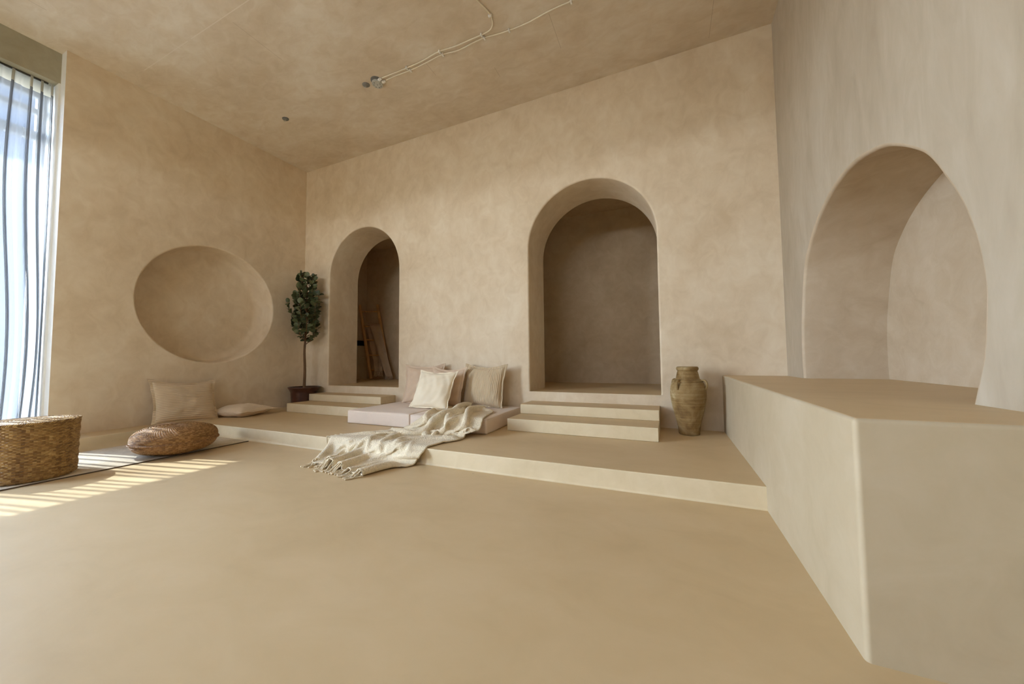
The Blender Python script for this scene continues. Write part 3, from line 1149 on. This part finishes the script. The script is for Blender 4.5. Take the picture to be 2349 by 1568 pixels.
def drape():
    """fold a knitted throw into pleats and let it settle (position based cloth)"""
    th = 0.010
    rows = [(0.00, (2.70, -0.33), (3.19, -0.47)), (0.15, (2.75, -0.58), (3.24, -0.64)), (0.28, (2.85, -0.83), (3.27, -0.83)),
            (0.36, (2.77, -0.95), (3.24, -0.95)), (0.50, (2.67, -1.03), (3.21, -1.08)), (0.66, (2.45, -1.17), (3.16, -1.25)),
            (0.78, (2.30, -1.345), (3.11, -1.40)), (0.83, (2.31, -1.415), (3.06, -1.45)), (1.00, (2.44, -1.58), (2.93, -1.74))]
    NT, NV = 96, 64
    tl = [r[0] for r in rows]
    t = np.linspace(0, 1, NT + 1)[:, None]
    v = np.linspace(0, 1, NV + 1)[None, :]
    ed = lambda s_, k: np.interp(t[:, 0], tl, [r[s_][k] for r in rows])
    X = ed(1, 0)[:, None] * (1 - v) + ed(2, 0)[:, None] * v
    Y = ed(1, 1)[:, None] * (1 - v) + ed(2, 1)[:, None] * v
    s_, w_ = 0, 0
    for r in (0, 0.03, 0.06):
        for k in range(8):
            a = k * PI / 4
            s_ = s_ + terr_a(X + r * math.cos(a), Y + r * math.sin(a))
            w_ += 1
    ph = 2 * PI * (5.5 * v + 1.0 * t + 0.5 * np.sin(5 * v + 3 * t)) + 0.8 * np.sin(6 * t)
    Z = np.maximum(terr_a(X, Y), s_ / w_) + 0.055 + 0.040 * np.sin(ph) + 0.01 * np.sin(2.3 * ph + 1)
    P = np.stack([X + 0.006 * np.cos(ph), Y, Z], -1)
    V = np.zeros_like(P)
    dl, dw = 1.80 / NT, 1.12 / NV

    def con(a, b, rest, k, only=False):
        pa, pb = P[a], P[b]
        d = pb - pa
        ln = np.linalg.norm(d, axis=-1, keepdims=True) + 1e-9
        c = ln - rest
        if only:
            c = np.minimum(c, 0)
        q = 0.5 * k * c * d / ln
        P[a] = pa + q
        P[b] = pb - q

    def along(ax, step, rest, k, only=False):
        n = (NT if ax == 0 else NV) + 1
        for o in range(2 * step):
            q = np.arange(o, n - step, 2 * step)
            if len(q):
                if ax == 0:
                    con((q, slice(None)), (q + step, slice(None)), rest, k, only)
                else:
                    con((slice(None), q), (slice(None), q + step), rest, k, only)

    dd = math.hypot(dl, dw)
    cells = [np.meshgrid(np.arange(a, NT, 2), np.arange(b, NV, 2), indexing='ij') for a in (0, 1) for b in (0, 1)]
    dt = 1 / 60
    for it in range(60):
        prev = P.copy()
        V[..., 2] -= 9.8 * dt
        P += V * dt
        for k in range(12):
            along(0, 1, dl, 0.9)
            along(1, 1, dw, 0.9)
            for I, J in cells:
                con((I, J), (I + 1, J + 1), dd, 0.35)
                con((I + 1, J), (I, J + 1), dd, 0.35)
            along(0, 2, 2 * dl, 0.10, True)
            along(1, 2, 2 * dw, 0.30, True)
            along(0, 4, 4 * dl * 0.95, 0.06, True)
            along(1, 4, 4 * dw * 0.82, 0.30, True)
        hz = terr_a(P[..., 0], P[..., 1]) + th
        c = P[..., 2] < hz + 0.0005
        P[..., 2] = np.maximum(P[..., 2], hz)
        P += (prev - P) * np.where(c, 0.85, 0)[..., None] * np.array([1, 1, 0])
        V = (P - prev) / dt * 0.93
        sp = np.linalg.norm(V, axis=-1, keepdims=True)
        V *= np.minimum(1, 1.2 / (sp + 1e-9))
    Q = P.copy()
    Q[1:-1, 1:-1] = 0.5 * P[1:-1, 1:-1] + 0.125 * (P[:-2, 1:-1] + P[2:, 1:-1] + P[1:-1, :-2] + P[1:-1, 2:])
    Q[..., 2] = np.maximum(Q[..., 2], terr_a(Q[..., 0], Q[..., 1]) + 0.007)
    return Q


P = drape()
NT, NV = P.shape[0] - 1, P.shape[1] - 1
throw = empty('knitted_throw', (2.7, -1.3, 0.0))
V = [tuple(P[i, j] - np.array(throw.location)) for i in range(NT + 1) for j in range(NV + 1)]
F = [(i * (NV + 1) + j, i * (NV + 1) + j + 1, (i + 1) * (NV + 1) + j + 1, (i + 1) * (NV + 1) + j) for i in range(NT) for j in range(NV)]
o = mesh_obj('cloth', V, F, M['knit'], throw, True, 0)
sb = o.modifiers.new('smooth', 'SUBSURF')
sb.levels = 1
sb.render_levels = 1
sol = o.modifiers.new('thickness', 'SOLIDIFY')
sol.thickness = 0.009
sol.offset = 0.0
g = Geo()
rnd = random.Random(17)


def strand(base, direc, ln):
    d = Vector(direc)
    b = Vector(base)
    pts = []
    side = Vector((-d.y, d.x, 0))
    sw = rnd.uniform(-0.25, 0.25)
    for q in range(6):
        s = q / 5
        p = b + d * ln * s + side * (sw * ln * s * s) + side * 0.002 * math.sin(q * 2.2)
        gz = terrain(p.x, p.y) + 0.006
        p.z = max(gz, b.z - 0.9 * s * max(0, b.z - gz) - 0.3 * s * ln)
        pts.append(p - Vector(throw.location))
    g.tube(pts, [0.0042, 0.0040, 0.0038, 0.0038, 0.0046, 0.0058], 6)


for k in range(46):
    j = int(k / 45 * NV)
    base = P[NT, j]
    dv = P[NT, j] - P[NT - 6, j]
    dv = np.array([dv[0] - 0.02, dv[1] - 0.006, 0])
    dv /= np.linalg.norm(dv)
    strand((base[0], base[1], base[2] - 0.002), (dv[0], dv[1], 0), rnd.uniform(0.065, 0.09))
for k in range(16):
    i = int(NT * (0.74 + 0.26 * k / 16))
    base = P[i, 0]
    strand((base[0] + 0.004, base[1], base[2] - 0.002), (-0.93, -0.36, 0), rnd.uniform(0.05, 0.075))
g.obj('fringe', M['knit'], throw)
tag(throw, 'fringed cream knitted throw trailing off the mattress onto the floor', 'throw')

# ------------------------------------------------------------------ clay jar
jar = empty('clay_jar', (4.920, -0.205, HP))
body = [(0.0, 0.0), (0.070, 0.0), (0.077, 0.004), (0.079, 0.02), (0.0835, 0.06), (0.0965, 0.12), (0.109, 0.17), (0.119, 0.215), (0.128, 0.265), (0.1325, 0.305), (0.1338, 0.335),
        (0.1325, 0.365), (0.127, 0.392), (0.1185, 0.412), (0.1125, 0.418), (0.1115, 0.424), (0.113, 0.430), (0.108, 0.437), (0.100, 0.440), (0.096, 0.444)]
neck = [(0.096, 0.444), (0.091, 0.446), (0.0875, 0.452), (0.083, 0.475), (0.0775, 0.500), (0.0745, 0.509), (0.0755, 0.513), (0.0805, 0.519), (0.0825, 0.527),
        (0.0825, 0.535), (0.079, 0.542), (0.074, 0.545), (0.068, 0.543), (0.064, 0.530), (0.062, 0.505), (0.068, 0.46), (0.085, 0.42), (0.10, 0.33), (0.02, 0.30)]
body = [tuple(p) for p in spline(body[1:], 70)]
V, F = lathe_geo([(0.0005, 0.0)] + body, 64)
V = [(x * (1 + 0.0025 * math.sin(z * 210)), y * (1 + 0.0025 * math.sin(z * 210)), z) for x, y, z in V]
mesh_obj('body', V, F, M['clay'], jar, True, 50)
V, F = lathe_geo([tuple(p) for p in spline(neck, 60)], 64)
mesh_obj('neck', V, F[:-1], M['clay'], jar, True, 60)
for az in (68, -36, -128, 160):
    dx, dy = math.sin(rad(az)), -math.cos(rad(az))
    pts = []
    for r, z in spline([(0.104, 0.430), (0.120, 0.437), (0.137, 0.428), (0.1435, 0.407), (0.1405, 0.384), (0.130, 0.364)], 14):
        pts.append((dx * r, dy * r, z))
    V, F = tube_geo(pts, [0.0105] + [0.0090] * 12 + [0.0085], 10)
    mesh_obj('handle', V, F, M['clay'], jar, True, 50)
tag(jar, 'weathered ochre clay jar with small handles beside the raised block', 'jar')

# ------------------------------------------------------------------ potted tree
tree = empty('potted_tree', (0.300, -0.198, HP))
V, F = lathe_geo([(0.0005, 0.0), (0.138, 0.0), (0.143, 0.006), (0.150, 0.10), (0.156, 0.195), (0.158, 0.212), (0.166, 0.226), (0.183, 0.258), (0.188, 0.268), (0.187, 0.276),
                  (0.180, 0.278), (0.172, 0.272), (0.158, 0.245), (0.150, 0.225)], 56)
mesh_obj('pot', V, F, M['pot'], tree, True, 50)
bm = bmesh.new()
bmesh.ops.create_circle(bm, cap_ends=True, segments=40, radius=0.158)
for v in bm.verts:
    v.co.z = 0.240
soil = bm_obj('soil', bm, M['soil'], tree, smooth=False)
rnd = random.Random(4)
for k in range(26):
    a, r = rnd.uniform(0, 2 * PI), 0.145 * math.sqrt(rnd.random())
    s = rnd.uniform(0.007, 0.013)
    bmp = bmesh.new()
    bmesh.ops.create_icosphere(bmp, subdivisions=2, radius=s)
    Vp = [(v.co.x * 1.2 + r * math.cos(a), v.co.y + r * math.sin(a), v.co.z * 0.6 + 0.246) for v in bmp.verts]
    Fp = [tuple(v.index for v in f.verts) for f in bmp.faces]
    bmp.free()
    mesh_obj('pebble', Vp, Fp, M['pebble'], soil, True, 0)
# trunk
tp = spline([(0.0, 0.0, 0.235), (0.004, 0.002, 0.5), (-0.002, -0.003, 0.75), (0.006, 0.0, 0.93), (0.016, 0.004, 1.15), (0.022, 0.0, 1.40), (0.012, 0.0, 1.68)], 40)
V, F = tube_geo(tp, [0.0175 - 0.0115 * (k / 39) ** 1.2 for k in range(40)], 10)
mesh_obj('trunk', V, F, M['bark'], tree, True, 60)
br = Geo()
lf = Geo()
rnd = random.Random(33)


def leaf(p, d, size):
    d = Vector(d).normalized()
    if p[1] > 0.09:
        d = Vector((d.x, min(d.y, 0.1), d.z)).normalized()
    side = d.cross(Vector((rnd.uniform(-1, 1), rnd.uniform(-1.2, 0.6), 0.7))).normalized()
    nrm = side.cross(d).normalized()
    tone = min(1, max(0, rnd.gauss(0.45, 0.28)))
    n = 12
    Vv = [Vector(p) + d * size * 0.5 - nrm * size * 0.05]
    for k in range(n):
        a = 2 * PI * k / n
        rr = size * 0.5 * (1.0 if math.cos(a) < 0.6 else 1.0 + 0.10 * (math.cos(a) - 0.6))
        q = Vector(p) + d * (size * 0.5 + rr * math.cos(a)) + side * (rr * 0.88 * math.sin(a)) + nrm * (size * 0.10 * abs(math.sin(a)) ** 2 - size * 0.06 * math.cos(a) ** 2)
        Vv.append(q)
    Ff = [(0, 1 + k, 1 + (k + 1) % n) for k in range(n)]
    lf.add(Vv, Ff, tone)
    br.tube([Vector(p) - d * size * 0.35, Vector(p), Vector(p) + d * size * 0.3], 0.0012, 4)


def crown_r(z):
    return float(np.interp(z, [0.86, 0.96, 1.05, 1.18, 1.30, 1.42, 1.52, 1.62, 1.72, 1.84], [0.06, 0.13, 0.18, 0.225, 0.24, 0.235, 0.20, 0.15, 0.125, 0.04]))


for k in range(31):
    f = k / 30
    z0 = 0.86 + 0.72 * f ** 0.9
    az = k * 2.399963 + rnd.uniform(-0.3, 0.3)
    base = Vector(tp[min(39, int((z0 - 0.235) / 1.445 * 39))])
    zend = min(1.78, z0 + rnd.uniform(0.14, 0.28))
    R_ = crown_r(min(1.8, zend)) * rnd.uniform(0.45, 1.0)
    tip = Vector((R_ * math.cos(az) + 0.012, R_ * math.sin(az) * (0.62 if math.sin(az) > 0 else 1.0), zend))
    mid = base.lerp(tip, 0.5) + Vector((0.35 * R_ * math.cos(az), 0.35 * R_ * math.sin(az), -0.03))
    pts = [Vector(p) for p in spline([base, mid, tip], 9)]
    br.tube(pts, [0.0062 - 0.0045 * q / 8 for q in range(9)], 6)
    for q in range(2, 9):
        for s in (-1, 1):
            if rnd.random() < 0.10:
                continue
            t = (pts[min(q + 1, 8)] - pts[q - 1]).normalized()
            sd = t.cross(Vector((0, 0, 1))).normalized()
            d = sd * s * rnd.uniform(0.6, 1.0) + t * rnd.uniform(0.2, 0.7) + Vector((0, 0, rnd.uniform(-0.45, 0.5)))
            leaf(pts[q], d, rnd.uniform(0.052, 0.080))
    leaf(pts[8], (pts[8] - pts[6]), rnd.uniform(0.055, 0.075))
for k in range(7):
    p = Vector(tp[39]) + Vector((0.02 * math.cos(k * 2.4), 0.02 * math.sin(k * 2.4), 0.015 * k - 0.02))
    leaf(p, (math.cos(k * 2.4), math.sin(k * 2.4), 0.7), rnd.uniform(0.045, 0.06))
br.obj('branches', M['bark'], tree, 60)
lf.obj('foliage', M['leaf'], tree, 0, True)
tag(tree, 'round leaved potted tree with a bare trunk in the corner by the steps', 'plant')

# ------------------------------------------------------------------ ladder and its throw
FL = Vector((0.060, 1.215, P3))
wv = Vector((0.293, 0.128, 0.0))
lv = Vector((-0.363, 0.072, 1.335))
nv = lv.cross(wv).normalized()
if nv.y > 0:
    nv = -nv
lad = empty('leaning_ladder', FL)


def lp(s, t, off=0.0):
    return wv * s + lv * t + nv * off


for s in (0.0, 1.0):
    V, F = tube_geo([lp(s, t) for t in (0.012, 0.25, 0.5, 0.75, 1.0)], [0.027, 0.0265, 0.026, 0.025, 0.024], 14)
    mesh_obj('rail', V, F, M['wood'], lad, True, 50)
for t in (0.126, 0.322, 0.523, 0.709, 0.91):
    V, F = tube_geo([lp(0.02, t), lp(0.5, t - 0.004), lp(0.98, t)], 0.0125, 10)
    mesh_obj('rung', V, F, M['wood'], lad, True, 50)
tag(lad, 'pale wooden ladder leaning in the passage behind the arch', 'ladder')

lt = empty('draped_throw', FL)


def strip(rows_, name, folds):
    """rows_: list of (t-height point left, right, offset)"""
    nt_, nv_ = 40, 20
    V, F = [], []
    for i in range(nt_ + 1):
        f = i / nt_ * (len(rows_) - 1)
        k = min(int(f), len(rows_) - 2)
        u = f - k
        a = rows_[k][0].lerp(rows_[k + 1][0], u)
        b = rows_[k][1].lerp(rows_[k + 1][1], u)
        for j in range(nv_ + 1):
            v = j / nv_
            p = a.lerp(b, v) + nv * (0.009 * math.sin(v * folds + 0.8 * i / nt_))
            V.append(p)
    for i in range(nt_):
        for j in range(nv_):
            q = i * (nv_ + 1) + j
            F.append((q, q + 1, q + nv_ + 2, q + nv_ + 1))
    o = mesh_obj(name, V, F, M['throw_brown'], lt, True, 0)
    sm = o.modifiers.new('thickness', 'SOLIDIFY')
    sm.thickness = 0.01
    sm.offset = 0
    return V[-(nv_ + 1):]


top_b = [lp(0.38, 0.722, -0.012), lp(0.95, 0.722, -0.012)]
e1 = strip([[lp(0.40, 0.735, 0.0), lp(0.97, 0.735, 0.0)], [lp(0.42, 0.70, 0.032), lp(1.0, 0.70, 0.032)], [lp(0.60, 0.45, 0.05), lp(1.10, 0.45, 0.045)],
            [lp(0.78, 0.2, 0.06), lp(1.17, 0.2, 0.05)], [lp(0.90, 0.035, 0.075), lp(1.26, 0.035, 0.06)]], 'front_fold', 8)
e2 = strip([[lp(0.22, 0.735, 0.0), lp(0.70, 0.735, 0.0)], [lp(0.17, 0.69, -0.03), lp(0.66, 0.69, -0.03)], [lp(0.16, 0.45, -0.05), lp(0.72, 0.45, -0.05)],
            [lp(0.24, 0.22, -0.03), lp(0.74, 0.22, -0.03)], [lp(0.30, 0.165, 0.03), lp(0.74, 0.165, 0.03)], [lp(0.30, 0.10, 0.045), lp(0.72, 0.105, 0.045)]], 'rear_fold', 10)
rnd = random.Random(8)
for V_, n_ in ((e1, 12), (e2, 14)):
    g = Geo()
    for k in range(n_):
        p = Vector(V_[int(k / (n_ - 1) * 20)])
        ln = min(0.085, p.z - 0.006)
        pts = [p + Vector((rnd.uniform(-1, 1) * 0.008 * q, -0.004 * q, -ln * q / 3)) for q in range(4)]
        g.tube(pts, [0.004, 0.0036, 0.0036, 0.005], 6)
    g.obj('fringe', M['throw_brown'], lt)
tag(lt, 'taupe fringed throw hung over the wooden ladder', 'throw')

cn = box('low_plaster_counter', XC + 0.0005, XC + 0.035, TW + 0.001, YC - 0.001, P3 + 0.0005, 0.998, M['step'], bevel=0.004)
tag(cn, 'low plaster upstand at the end of the passage behind the ladder', 'counter')
bb = box('black_box', XC + 0.001, XC + 0.030, TW + 0.10, 1.385, 0.9985, 1.088, M['black'], bevel=0.003)
tag(bb, 'black oblong box on the low upstand behind the ladder', 'box')

# ------------------------------------------------------------------ ceiling fittings
ROD = 0.0055
ZC = H - ROD - 0.004


def cable(name, pts, label, clips):
    root = empty(name, (pts[0][0], pts[0][1], H))
    base = Vector(root.location)
    sp = [Vector((p[0], p[1], ZC)) - base for p in spline(pts, 90)]
    V, F = tube_geo(sp, ROD, 10)
    mesh_obj('sheath', V, F, M['cable'], root, True, 60)
    for cx, cy, ang in clips:
        bm = bmesh.new()
        box_bm(bm, -0.008, 0.008, -0.013, 0.017, -0.020, 0.0, 0.003, 2)
        bmesh.ops.rotate(bm, verts=bm.verts, matrix=Matrix.Rotation(ang, 3, 'Z'))
        bmesh.ops.translate(bm, verts=bm.verts, vec=Vector((cx, cy, H - 0.0005)) - base)
        bm_obj('clip', bm, M['plastic'], root, sharp=50)
    tag(root, label, 'cable')
    return root


cable('ceiling_cable', [(2.300, -0.900), (2.45, -0.897), (2.62, -0.895), (2.78, -0.898), (2.97, -0.918), (3.15, -0.905), (3.33, -0.906), (3.425, -0.906), (3.497, -0.918), (3.538, -0.960), (3.553, -1.02), (3.545, -1.08), (3.519, -1.166), (3.46, -1.40), (3.38, -1.75), (3.30, -2.2)],
      'cream ceiling cable that bends away towards the front of the room', [(2.60, -0.896, 0), (2.985, -0.916, 0), (3.405, -0.906, 0), (3.551, -1.03, PI / 2)])
cable('ceiling_cable', [(2.318, -0.862), (2.45, -0.866), (2.62, -0.860), (2.80, -0.868), (2.985, -0.880), (3.15, -0.858), (3.30, -0.870), (3.42, -0.872), (3.53, -0.856), (3.637, -0.848), (3.80, -0.846), (3.995, -0.868), (4.171, -0.873), (4.6, -0.880), (5.2, -0.90)],
      'cream ceiling cable running straight on along the wall side', [(2.615, -0.860, 0), (2.995, -0.880, 0), (3.415, -0.872, 0), (3.637, -0.848, 0), (4.171, -0.873, 0)])

jb = empty('junction_box', (2.215, -0.872, H))
V, F = lathe_geo([(0.0005, -0.032), (0.030, -0.032), (0.050, -0.031), (0.0525, -0.026), (0.051, -0.004), (0.046, 0.0)], 32)
mesh_obj('cover_plate', V, F, M['zinc'], jb, True, 40)
V, F = lathe_geo([(0.0005, -0.012), (0.047, -0.012), (0.055, -0.010), (0.055, -0.0002)], 32)
mesh_obj('back_box', [(x + 0.006, y - 0.018, z) for x, y, z in V], F, M['zinc_dark'], jb, True, 40)
for k in range(7):
    g = Geo()
    a = k * 0.9
    r = 0.034 if k < 6 else 0.0
    x, y_ = r * math.cos(a), r * math.sin(a)
    g.tube([(x, y_, -0.031), (x, y_, -0.0345)], 0.0042, 8)
    g.obj('screw', M['zinc_dark'], jb)
for gx, gy, ang in ((0.052, -0.026, 0.0), (0.066, 0.010, 0.0)):
    V, F = tube_geo([(gx - 0.022, gy, -0.014), (gx - 0.004, gy, -0.014), (gx - 0.003, gy, -0.014), (gx + 0.012, gy, -0.014), (gx + 0.013, gy, -0.014), (gx + 0.026, gy, -0.0125)], [0.0125, 0.0125, 0.0155, 0.0155, 0.010, 0.0085], 12)
    mesh_obj('cable_gland', V, F, M['plastic'], jb, True, 40)
tag(jb, 'round grey junction box with two white cable glands on the ceiling', 'junction box')


def hook(x, y_, rot, label):
    root = empty('ceiling_hook', (x, y_, H), (0, 0, rot))
    V, F = lathe_geo([(0.0005, -0.012), (0.014, -0.012), (0.030, -0.010), (0.034, -0.006), (0.034, -0.0003)], 28)
    mesh_obj('rose', [(a * 1.1, b * 0.9, c) for a, b, c in V], F, M['zinc_dark'], root, True, 40)
    g = Geo()
    pts = [(0.0, 0.0, -0.010)] + [(0.010 * math.cos(a) - 0.010, -0.002, -0.024 - 0.011 * math.sin(a)) for a in np.linspace(0, PI * 1.25, 12)]
    g.tube(pts, 0.0026, 8)
    g.obj('hook', M['zinc'], root)
    tag(root, label, 'ceiling hook', 'hooks on the ceiling')


hook(2.086, -0.893, 0.3, 'grey metal ceiling hook right beside the junction box')
hook(0.865, -0.895, 0.0, 'lone dark metal ceiling hook nearer the round niche wall')

# ------------------------------------------------------------------ light
sun = bpy.data.lights.new('sun', 'SUN')
sun.energy = SUN = 6.6
sun.angle = rad(0.6)
sun.color = (0.92, 0.965, 1.0)
so = bpy.data.objects.new('sun', sun)
C.objects.link(so)
az, tan_el = rad(13.2), 1.20
sd = Vector((1.0, math.tan(az), -tan_el)).normalized()
so.rotation_euler = sd.to_track_quat('-Z', 'Y').to_euler()
so.location = (-6, -4, 8)

wd = bpy.data.worlds.new('World')
bpy.context.scene.world = wd
wd.use_nodes = True
nt = wd.node_tree
nt.nodes.clear()
wo = nt.nodes.new('ShaderNodeOutputWorld')
bg = nt.nodes.new('ShaderNodeBackground')
tc = N(nt, 'ShaderNodeTexCoord')
sz = N(nt, 'ShaderNodeSeparateXYZ')
L(nt, tc, 'Generated', sz, 0)
sky = ramp(nt, [(0.0, (0.34, 0.34, 0.33)), (0.02, (0.95, 1.0, 1.06)), (0.30, (0.62, 0.75, 0.95)), (0.75, (0.30, 0.42, 0.68))])
L(nt, sz, 'Z', sky, 'Fac')
L(nt, sky, 'Color', bg, 'Color')
bg.inputs['Strength'].default_value = SKY = 11.0
nt.links.new(bg.outputs[0], wo.inputs[0])

pl = bpy.data.lights.new('window_portal', 'AREA')
pl.shape = 'RECTANGLE'
pl.size = 3.1
pl.size_y = 3.2
pl.energy = 1.0
pl.cycles.is_portal = True
po = bpy.data.objects.new('window_portal', pl)
C.objects.link(po)
po.location = (-0.43, -3.79, 1.6)
po.rotation_euler = (0, rad(-90), 0)
po.rotation_euler = Vector((1, 0, 0)).to_track_quat('-Z', 'Y').to_euler()

# ------------------------------------------------------------------ camera
cam = bpy.data.cameras.new('camera')
pl2 = bpy.data.lights.new('window_portal', 'AREA')  # sampling portal for the added window behind the camera
pl2.shape = 'RECTANGLE'
pl2.size = WX1 - WX0
pl2.size_y = WZ1 - WZ0
pl2.cycles.is_portal = True
po2 = bpy.data.objects.new('window_portal', pl2)
C.objects.link(po2)
po2.location = ((WX0 + WX1) / 2, YF - 0.14, (WZ0 + WZ1) / 2)
po2.rotation_euler = Vector((0, 1, 0)).to_track_quat('-Z', 'Y').to_euler()
co = bpy.data.objects.new('camera', cam)
C.objects.link(co)
cam.sensor_fit = 'HORIZONTAL'
cam.sensor_width = 36.0
cam.lens = 813.5 / 2349 * 36.0
cam.clip_start = 0.02
yw, pt, rl = rad(-23.6904), rad(2.7448), rad(-0.545)
fw = Vector((math.sin(yw) * math.cos(pt), math.cos(yw) * math.cos(pt), math.sin(pt)))
ri = Vector((math.cos(yw), -math.sin(yw), 0))
up = ri.cross(fw)
r2 = ri * math.cos(rl) + up * math.sin(rl)
u2 = -ri * math.sin(rl) + up * math.cos(rl)
mw = Matrix(((r2.x, u2.x, -fw.x, 4.7777), (r2.y, u2.y, -fw.y, -3.4508), (r2.z, u2.z, -fw.z, 0.7332), (0, 0, 0, 1)))
co.matrix_world = mw
sc = bpy.context.scene
sc.camera = co

sc.view_settings.view_transform = 'Standard'
sc.view_settings.look = 'None'
sc.view_settings.gamma = 1.0
sc.view_settings.use_curve_mapping = False
sc.view_settings.exposure = 2.08
sc.cycles.use_denoising = True
sc.cycles.denoiser = 'OPENIMAGEDENOISE'
sc.cycles.max_bounces = 14
sc.cycles.diffuse_bounces = 10
sc.cycles.glossy_bounces = 4
sc.cycles.transparent_max_bounces = 24
sc.cycles.sample_clamp_indirect = 6.0
sc.cycles.caustics_reflective = False
sc.cycles.caustics_refractive = False
